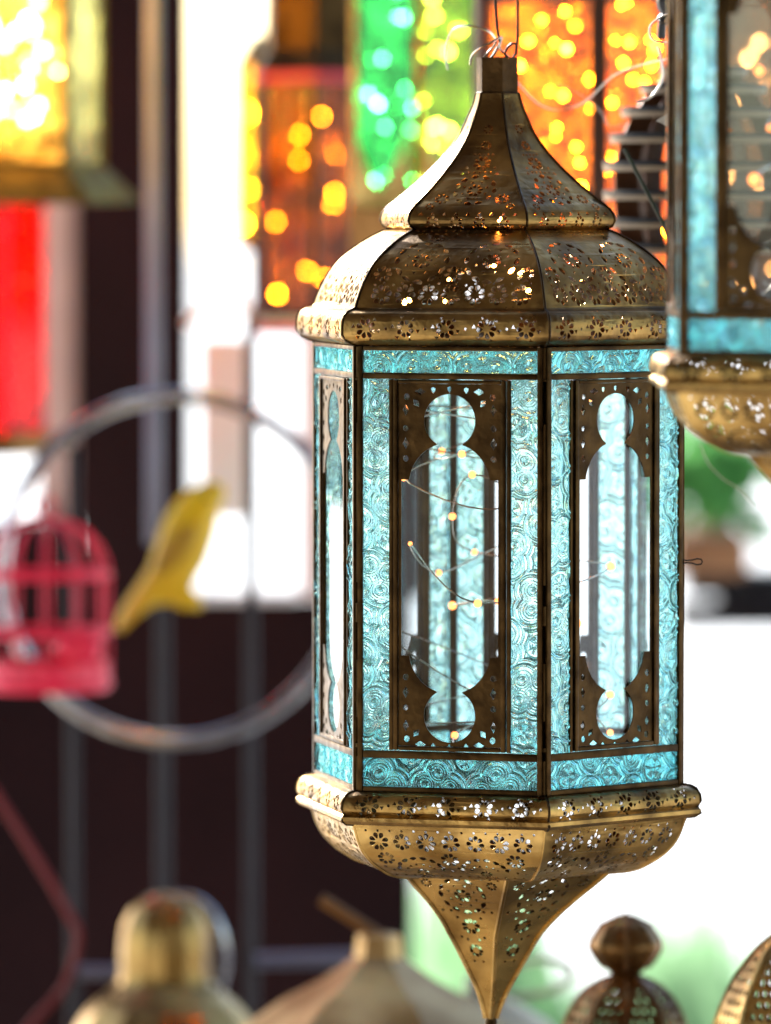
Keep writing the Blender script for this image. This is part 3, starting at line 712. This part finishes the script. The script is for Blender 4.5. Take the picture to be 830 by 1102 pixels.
inn = [bm.verts.new(P(a + (cu - a) * .25, b + (cv - b) * .2, Yb) + Vector((0, -.008, 0))) for a, b in outline]; ce = bm.verts.new(P(cu, cv, Yb) + Vector((0, -.012, 0)))
for i in range(n_):
    j = (i + 1) % n_; bm.faces.new((fr_[i], fr_[j], inn[j], inn[i])); bm.faces.new((inn[i], inn[j], ce)); bm.faces.new((fr_[j], fr_[i], bk[i], bk[j]))
bm.faces.new(list(reversed(bk))); bmesh.ops.recalc_face_normals(bm, faces=bm.faces)
bird = single('bird_ornament', bm, M['yellow'], 'mustard yellow bird ornament perched inside the silver hoop', 'ornament', ang=60)
M['ochre'] = paint('ochre_wing_paint', (.50, .30, .01), rough=.5)
bm = bmesh.new(); q = P(190, 590, Yb); bmesh.ops.create_uvsphere(bm, u_segments=20, v_segments=10, radius=.008, matrix=Matrix.Translation(q + Vector((0, -.012, 0))) @ Matrix.Rotation(math.radians(38), 4, 'Y') @ Matrix.Diagonal((1, .5, 2.6, 1)))
link('wing', bm_mesh(bm), M['ochre'], bird)
bm = bmesh.new(); bmesh.ops.create_uvsphere(bm, u_segments=12, v_segments=8, radius=.0018, matrix=Matrix.Translation(P(224, 535, Yb) + Vector((0, -.008, 0)))); link('eye', bm_mesh(bm), M['black'], bird)
# red birdcage
Yc = .75; k = sc(Yc); c = P(50, 738, Yc); root = empty('birdcage', c); tag(root, 'bright red metal birdcage with domed top at the left edge', 'birdcage')
bm = bmesh.new(); R = 68 * k; Hc = 120 * k
for z in (3 * k, 58 * k, Hc): add_tube(bm, [(R * math.cos(2 * PI * i / 32), R * math.sin(2 * PI * i / 32), z) for i in range(32)], 3.6 * k, 8, closed=True)
link('ring_frame', bm_mesh(bm), M['redpaint'], root)
for i in range(12):
    a = 2 * PI * i / 12; pts = [(R * math.cos(a), R * math.sin(a), 0), (R * math.cos(a), R * math.sin(a), Hc)]
    for j in range(1, 7):
        t = j / 6 * PI / 2; pts.append((R * math.cos(t) * math.cos(a), R * math.cos(t) * math.sin(a), Hc + 62 * k * math.sin(t)))
    bm = bmesh.new(); add_tube(bm, pts, 1.9 * k, 6); link('cage_bar', bm_mesh(bm), M['redpaint'], root)
bm = bmesh.new(); add_lathe(bm, [(0.001, -4 * k), (R, -4 * k), (R, 26 * k), (R * .96, 26 * k), (R * .96, 0), (.001, 0)], 32); link('tray', bm_mesh(bm), M['redpaint'], root)
bm = bmesh.new(); add_tube(bm, [(9 * k * math.cos(2 * PI * i / 16), 0, Hc + 74 * k + 10 * k * math.sin(2 * PI * i / 16)) for i in range(16)], 2.6 * k, 6, closed=True); link('top_ring', bm_mesh(bm), M['redpaint'], root)
bm = bmesh.new(); bmesh.ops.create_uvsphere(bm, u_segments=20, v_segments=12, radius=20 * k, matrix=Matrix.Translation((36 * k, -R * .6, 42 * k)) @ Matrix.Diagonal((1.3, .8, .9, 1)))
link('rose', bm_mesh(bm), M['redpaint'], root)
# rope and small rods bottom-left
M['rope'] = paint('red_rope', (.20, .008, .012), rough=.7)
tubeobj('rope', smoothpts([P(-30, 815, .7), P(0, 862, .7), P(40, 925, .7), P(75, 985, .7), P(85, 1010, .7), P(70, 1060, .7), P(40, 1095, .7), P(20, 1120, .7)]), 4.5 * sc(.7), M['rope'], 'dark red rope hanging across the lower left corner', 'rope')
tubeobj('cross_rod', [P(275, 1034, .8), P(382, 1031, .8)], 8 * sc(.8), M['palepost'], 'short pale horizontal rod between the two brass finials at lower left', 'rod')
tubeobj('cross_rod', [P(84, 1046, .75), P(128, 1046, .75)], 7 * sc(.75), M['palepost'], 'short pale rod stub at the left of the gold finial', 'rod')
# ------------------------------------------------------------------ row of brass lantern tops along the bottom
def topshape(label, u, vtop, prof, Y, mat, n=24, rot=0, perf=None, name='lantern_top', extra=None):
    """prof [(R,v)] in photo px, top to bottom"""
    k = sc(Y); c = P(u, prof[-1][1], Y); root = empty(name, (c.x, Y, c.z), math.radians(rot)); tag(root, label, 'lantern top', 'brass lantern tops standing below')
    zf = lambda v: P(u, v, Y).z - c.z
    return root, k, zf
root, k, zf = topshape('shiny gold domed lantern top blurred at lower left', 178, 960, [(1, 1), (90, 1180)], .7, None)
bm = bmesh.new(); add_lathe(bm, [(r * k, zf(v)) for r, v in catmull([(1, 962), (16, 963), (33, 973), (45, 994), (49, 1020), (50, 1052), (58, 1062), (88, 1090), (110, 1130), (120, 1178)], 5)], 12)
link('dome_roof', bm_mesh(bm, 'dome', True, 20), M['gold'], root)
bm = bmesh.new(); add_tube(bm, [(( 20 + 46 * math.sin(t)) * k, 0, zf(1030) + 66 * k * math.cos(t)) for t in [i * PI / 14 - .2 for i in range(12)]], 4 * k, 8); link('carry_handle', bm_mesh(bm), M['steel'], root)
root, k, zf = topshape('brown lantern top with one white sunlit slope and tilted rod', 408, 1000, [(1, 1), (90, 1180)], .5, None)
bm = bmesh.new(); add_lathe(bm, [(r * k, zf(v)) for r, v in [(15, 1003), (24, 1006), (27, 1030), (34, 1034), (62, 1054), (105, 1076), (150, 1108), (170, 1150)]], 6, rot=.4)
link('hip_roof', bm_mesh(bm, 'roof', True, 20), metal('satin_brass', (.60, .42, .20), (.30, .17, .06), .42, .55, 20, .1), root)
bm = bmesh.new(); add_tube(bm, [(-62 * k, 0, zf(968)), (2 * k, 0, zf(1008))], 6 * k, 8); link('tilted_rod', bm_mesh(bm), M['bronze'], root)
# pierced round finial + dome with real holes
def holes_onion(L, half):
    h = []
    for t in range(10, int(L) - 6, 13):
        w = half(t)
        for s in np.arange(-int(w / 9) * 9, w, 9):
            h.append(blob(s + (t // 13 % 2) * 4.5, t, PI / 2, 4.4, 3.0))
    return h
Yf = .27; k = sc(Yf)
def pierced_top(label, u, vt, Y, mat, R=1.0, full=True):
    root, k, zf = topshape(label, u, vt, [(1, 1), (70, vt + 200)], Y, None)
    pr = [(8, vt + 62), (22, vt + 66), (44, vt + 78), (60, vt + 98), (72, vt + 125), (78, vt + 160), (80, vt + 198)]
    q = k / PX
    perf_part('pierced_dome', mat, root, [(r * R, v) for r, v in pr], holes_onion, sides=10, seam=1.4, step=4, zf=lambda v: zf(v) / q, scale=q)
    bm = bmesh.new(); add_lathe(bm, [(r * k, zf(v)) for r, v in catmull([(2, vt - 4), (8, vt), (26, vt + 9), (37, vt + 26), (38, vt + 34), (31, vt + 46), (22, vt + 56), (14, vt + 64), (13, vt + 70)], 4)], 16)
    for i in range(8):
        a = i * PI / 4
        add_tube(bm, [((r) * k * math.sin(a), -r * k * math.cos(a), zf(v)) for r, v in [(8, vt), (27, vt + 9), (38, vt + 26), (39, vt + 34), (32, vt + 46), (23, vt + 56)]], 2.4 * k, 6)
    link('ball_finial', bm_mesh(bm), mat, root)
    return root
M['copper'] = metal('brown_copper', (.26, .14, .05), (.12, .06, .022), .25, .45, 40, .2)
pierced_top('brown pierced dome with ribbed ball finial at lower right', 673, 986, .27, M['copper'])
root, k, zf = topshape('pierced brass dome cut off by the lower right corner', 850, 950, [(1, 1), (90, 1150)], .12, None); q = k / PX
perf_part('pierced_dome', M['gold'], root, [(5, 1000), (16, 1004), (34, 1018), (52, 1040), (68, 1066), (80, 1096), (88, 1130), (92, 1160)], holes_onion, sides=8, seam=2, step=4, zf=lambda v: zf(v) / q, scale=q)
bm = bmesh.new(); add_lathe(bm, [(r * k, zf(v)) for r, v in [(16, 1006), (14, 990), (14, 950), (17, 944), (3, 938)]], 12); link('finial_stem', bm_mesh(bm), M['gold'], root)
# cream ring-handled pot behind the spike
root, k, zf = topshape('cream lantern top with wide ring handle just behind the spike', 520, 1040, [(1, 1), (70, 1170)], .6, None)
bm = bmesh.new(); add_lathe(bm, [(r * k, zf(v)) for r, v in [(14, 1050), (20, 1052), (21, 1072), (40, 1080), (70, 1098), (105, 1140), (110, 1168)]], 16); link('roof', bm_mesh(bm, 'r', True, 30), M['cream'], root)
bm = bmesh.new(); ctr = (55 * k, 0, zf(1052)); add_tube(bm, [(ctr[0] + 42 * k * math.cos(t), ctr[1] + 20 * k * math.sin(t), ctr[2] + 16 * k * math.sin(t) + 6 * k * math.cos(t)) for t in [2 * PI * i / 28 for i in range(28)]], 4 * k, 8, closed=True); link('ring_handle', bm_mesh(bm), M['cream'], root)
# white birdhouse
Yw = 1.1; k = sc(Yw); c = P(243, 560, Yw); M['white'] = paint('white_paint', (.85, .85, .87), (.78, .78, .82), rough=.6)
root = empty('birdhouse', c); tag(root, 'small white birdhouse with pitched roof in the bright opening', 'birdhouse')
bm = bmesh.new(); add_box(bm, (0, 0, 100 * k), (50 * k, 60 * k, 190 * k), 2 * k); link('body', bm_mesh(bm), M['white'], root)
bm = bmesh.new()
for sg in (-1, 1): add_box(bm, (sg * 20 * k, 0, 238 * k - 8 * k), (58 * k, 80 * k, 10 * k), 1 * k, Matrix.Rotation(sg * .75, 3, 'Y'))
bm2 = bm; link('roof', bm_mesh(bm2), M['white'], root)

# ------------------------------------------------------------------ setting
def slab(name, pts, y0, th, mat, kind, label=None, cat=None):
    bm = bmesh.new(); a = [bm.verts.new((p[0], y0, p[1])) for p in pts]; b = [bm.verts.new((p[0], y0 + th, p[1])) for p in pts]
    bm.faces.new(a); bm.faces.new(list(reversed(b))); n = len(pts)
    for i in range(n): bm.faces.new((a[i], b[i], b[(i + 1) % n], a[(i + 1) % n]))
    bmesh.ops.recalc_face_normals(bm, faces=bm.faces)
    o = link(name, bm_mesh(bm, name, False), mat); tag(o, label, cat, None, kind); return o
Yd = 1.5
X = lambda u: P(u, 500, Yd).x
Zd = lambda v: P(415, v, Yd).z
# maroon partition: solid below row 642, uprights above
root = empty('partition', (X(250), Yd, 0)); tag(root, 'dark maroon wooden partition with tall open bays behind the silver hoop', 'partition')
def pbox(name, u0, u1, v0, v1, mat, y=0.0, th=.04):
    x0, x1 = X(u0), X(u1); z0 = Zd(v1) if v1 is not None else 0.0; z1 = Zd(v0)
    bm = bmesh.new(); add_box(bm, ((x0 + x1) / 2 - root.location.x, y, (z0 + z1) / 2), (x1 - x0, th, z1 - z0), .003); return link(name, bm_mesh(bm), mat, root)
M['slate'] = paint('slate_paint', (.045, .045, .06), rough=.6, spec=.15)
pbox('lower_board', 76, 446, 644, None, M['maroon'])
pbox('lower_board', -400, 75, 560, None, M['maroon'])
pbox('upright', 83, 205, -700, 643, M['maroon'])
pbox('upright', -700, -60, -700, 559, M['maroon'])  # unseen board added past the left frame edge to darken the glass refractions
M['pinkwhite'] = paint('pinkish_white_paint', (.72, .55, .53), (.62, .46, .45), rough=.6)
pbox('upright', 322, 352, -700, 640, M['pinkwhite'], .0)
pbox('upright', 40, 82, -700, 559, M['pinkwhite'], .02)
pbox('upright', 353, 462, -700, 643, M['slate'])
pbox('ledge', 205.5, 321.5, 633, 643, M['white'], -.01)
# ground, far things
M['pave'] = paint('pale_paving', (.80, .79, .76), (.70, .69, .66), rough=.7, scale=2)
bm = bmesh.new(); vs = [bm.verts.new(q) for q in ((-150, -60, 0), (150, -60, 0), (150, 250, 0), (-150, 250, 0))]; bm.faces.new(vs)
o = link('ground', bm_mesh(bm, 'ground', False), M['pave']); tag(o, 'pale sunlit paving', None, None, 'structure')
# unseen cover and rear sheet, added to shade the brass and darken its reflections
M['canvas'] = paint('brown_canvas', (.10, .07, .05), rough=.9)
bm = bmesh.new(); add_box(bm, (0, -2.9, 2.6), (9, 6.6, .03)); o = link('shade_cover', bm_mesh(bm, 'shade_cover', False), M['canvas']); tag(o, 'unseen brown canvas cover added overhead to shade the lanterns', None, None, 'structure')
bm = bmesh.new(); add_box(bm, (0, -6.2, 1.3), (9, .03, 2.55)); o = link('dark_backdrop', bm_mesh(bm, 'sw', False), M['canvas']); tag(o, 'unseen brown canvas sheet added behind the camera to darken reflections', None, None, 'structure')
# stepped railing / bench on the right, far
Yr = 1.7; k = sc(Yr); c = P(800, 640, Yr); root = empty('bench', (c.x, Yr, 0)); tag(root, 'dark metal bench rail blurred at the right edge beyond the lantern', 'bench')
def rbox(name, u0, u1, v0, v1, y, th, mat):
    a = P(u0, v0, Yr); b = P(u1, v1, Yr); bm = bmesh.new()
    add_box(bm, ((a.x + b.x) / 2 - c.x, y, (a.z + b.z) / 2), (b.x - a.x, th, a.z - b.z), .004); link(name, bm_mesh(bm), mat, root)
rbox('top_rail', 736, 1100, 612, 640, 0, .06, M['bench']); rbox('lower_rail', 728, 1100, 649, 674, 0, .06, M['bench'])
rbox('slat', 770, 1100, 640.5, 648.5, .02, .02, M['palepost'])
rbox('leg', 850, 860, 671, 1100, 0, .04, M['bench']); rbox('leg', 1060, 1070, 671, 1100, 0, .04, M['bench'])
# planter with shrubs behind it
M['terracotta'] = paint('terracotta', (.34, .17, .08), rough=.8)
Yp = Yr - .2; a = P(716, 568, Yp + .2); b = P(800, 611.5, Yp + .2); bm = bmesh.new(); add_box(bm, ((a.x + b.x) / 2, Yp + .2, (a.z + b.z) / 2), (b.x - a.x, .4, a.z - b.z), .01)
root = empty('planter', ((a.x + b.x) / 2, Yp + .2, b.z)); tag(root, 'small brown planter box resting on the bench rail at the right edge', 'planter')
bm = bmesh.new(); add_box(bm, (0, 0, (a.z - b.z) / 2), (b.x - a.x, .2, a.z - b.z), .01); link('box', bm_mesh(bm), M['terracotta'], root)

def leafmat(name, c):
    m, nt, out = newmat(name); d = N(nt, 'BsdfDiffuse'); t = N(nt, 'BsdfTranslucent'); n, r = noise_ramp(nt, 8, tuple(x * .6 for x in c), c)
    nt.links.new(r.outputs[0], d.inputs[0]); nt.links.new(r.outputs[0], t.inputs[0]); nt.links.new(mixn(nt, .5, d.outputs[0], t.outputs[0]), out.inputs[0]); return m
M['leaf'] = leafmat('leaf_green', (.12, .36, .10)); M['grass'] = leafmat('grass_green', (.30, .52, .28))
def leaves(bm, c, rx, ry, rz, n, s, rd):
    for _ in range(n):
        while True:
            q = Vector((rd.uniform(-1, 1), rd.uniform(-1, 1), rd.uniform(-1, 1)))
            if q.length < 1: break
        q = Vector((c[0] + q.x * rx, c[1] + q.y * ry, c[2] + q.z * rz)); d = Vector((rd.gauss(0, 1), rd.gauss(0, 1), rd.gauss(0, 1))).normalized(); e = d.orthogonal().normalized()
        l = s * rd.uniform(.6, 1.4); w = l * .35
        vs = [bm.verts.new(q), bm.verts.new(q + d * l * .5 + e * w), bm.verts.new(q + d * l), bm.verts.new(q + d * l * .5 - e * w)]; bm.faces.new(vs)
rd = random.Random(3)
for i, (u, lab) in enumerate(((760, 'green leafy shrub in the brown planter on the bench rail'),)):
    q = P(u, 520, Yp + .2); root = empty('shrub', (q.x, Yp + .2, a.z)); tag(root, lab, 'shrub')
    bm = bmesh.new(); leaves(bm, (0, 0, q.z - a.z), .045, .08, .042, 120, .034, rd); link('crown', bm_mesh(bm, 'crown', False), M['leaf'], root)
    bm = bmesh.new(); add_tube(bm, [(0, 0, -.02), (.01, 0, .03), (0, 0, q.z - a.z)], .006, 6); link('trunk', bm_mesh(bm), M['darkwood'], root)
# tall grasses low behind the spike
bm = bmesh.new(); rd = random.Random(8); Yg = 2.3
for (u0, u1, n, vt) in ((450, 560, 110, 905), (690, 790, 110, 960), (560, 690, 60, 1030)):
    for _ in range(n):
        u = rd.uniform(u0, u1); y = Yg + rd.uniform(-.3, .3); top = P(u + rd.uniform(-30, 30), vt + rd.uniform(0, 70), y); bot = P(u, 1300, y); bot.z = max(0.0, bot.z)
        w = .006; mid = (top + bot) / 2 + Vector((rd.uniform(-.03, .03), 0, .05))
        vs = [bm.verts.new(bot - Vector((w, 0, 0))), bm.verts.new(bot + Vector((w, 0, 0))), bm.verts.new(mid + Vector((w, .004, 0))), bm.verts.new(mid - Vector((w, -.004, 0)))]; bm.faces.new(vs)
        tp = bm.verts.new(top); bm.faces.new((vs[3], vs[2], tp))
o = link('grass', bm_mesh(bm, 'grass', False), M['grass']); tag(o, 'tall pale green grass blurred behind the brass spike', 'grass', None, 'stuff')

M['tablewood'] = paint('table_wood', (.46, .39, .28), (.33, .27, .19), rough=.6, scale=6)
root = empty('added_table', (0, .35, 0)); tag(root, 'unseen wooden table added below the lantern tops to tint the brass reflections', 'table')  # added out of view so the lower brass reflects wood, not bright paving
bm = bmesh.new(); add_box(bm, (0, 0, .78), (2.2, 1.3, .03), .004); link('table_top', bm_mesh(bm), M['tablewood'], root)
for sx in (-1, 1):
    for sy in (-1, 1):
        bm = bmesh.new(); add_box(bm, (sx * 1.03, sy * .58, .382), (.05, .05, .764), .003); link('leg', bm_mesh(bm), M['tablewood'], root)

# ------------------------------------------------------------------ sky + sun
el = math.radians(25); az = math.radians(-151)
sv = Vector((math.sin(az) * math.cos(el), -math.cos(az) * math.cos(el), math.sin(el)))
w = bpy.data.worlds.new('World'); S.world = w; w.use_nodes = True; nt = w.node_tree; nt.nodes.clear()
sky = nt.nodes.new('ShaderNodeTexSky'); sky.sky_type = 'NISHITA'; sky.sun_disc = False; sky.sun_elevation = el; sky.sun_rotation = math.atan2(sv.x, sv.y) % (2 * PI)
bg = nt.nodes.new('ShaderNodeBackground'); bg.inputs[1].default_value = .15; wo = nt.nodes.new('ShaderNodeOutputWorld')
nt.links.new(sky.outputs[0], bg.inputs[0]); nt.links.new(bg.outputs[0], wo.inputs[0])
sl = bpy.data.lights.new('sun', 'SUN'); sl.energy = 5; sl.angle = math.radians(.5); sl.color = (1, .95, .87)
so = bpy.data.objects.new('sun', sl); COL.objects.link(so); so.rotation_euler = (-sv).to_track_quat('-Z', 'Y').to_euler(); so.location = (-3, 3, 4)
# ------------------------------------------------------------------ render settings
S.view_settings.view_transform = 'Standard'; S.view_settings.look = 'None'; S.view_settings.gamma = 1; S.view_settings.exposure = 1.45
cy = S.cycles; cy.max_bounces = 16; cy.transmission_bounces = 14; cy.transparent_max_bounces = 24; cy.glossy_bounces = 6; cy.diffuse_bounces = 4
cy.use_denoising = True; cy.sample_clamp_indirect = 6; cy.caustics_reflective = False; cy.blur_glossy = .5
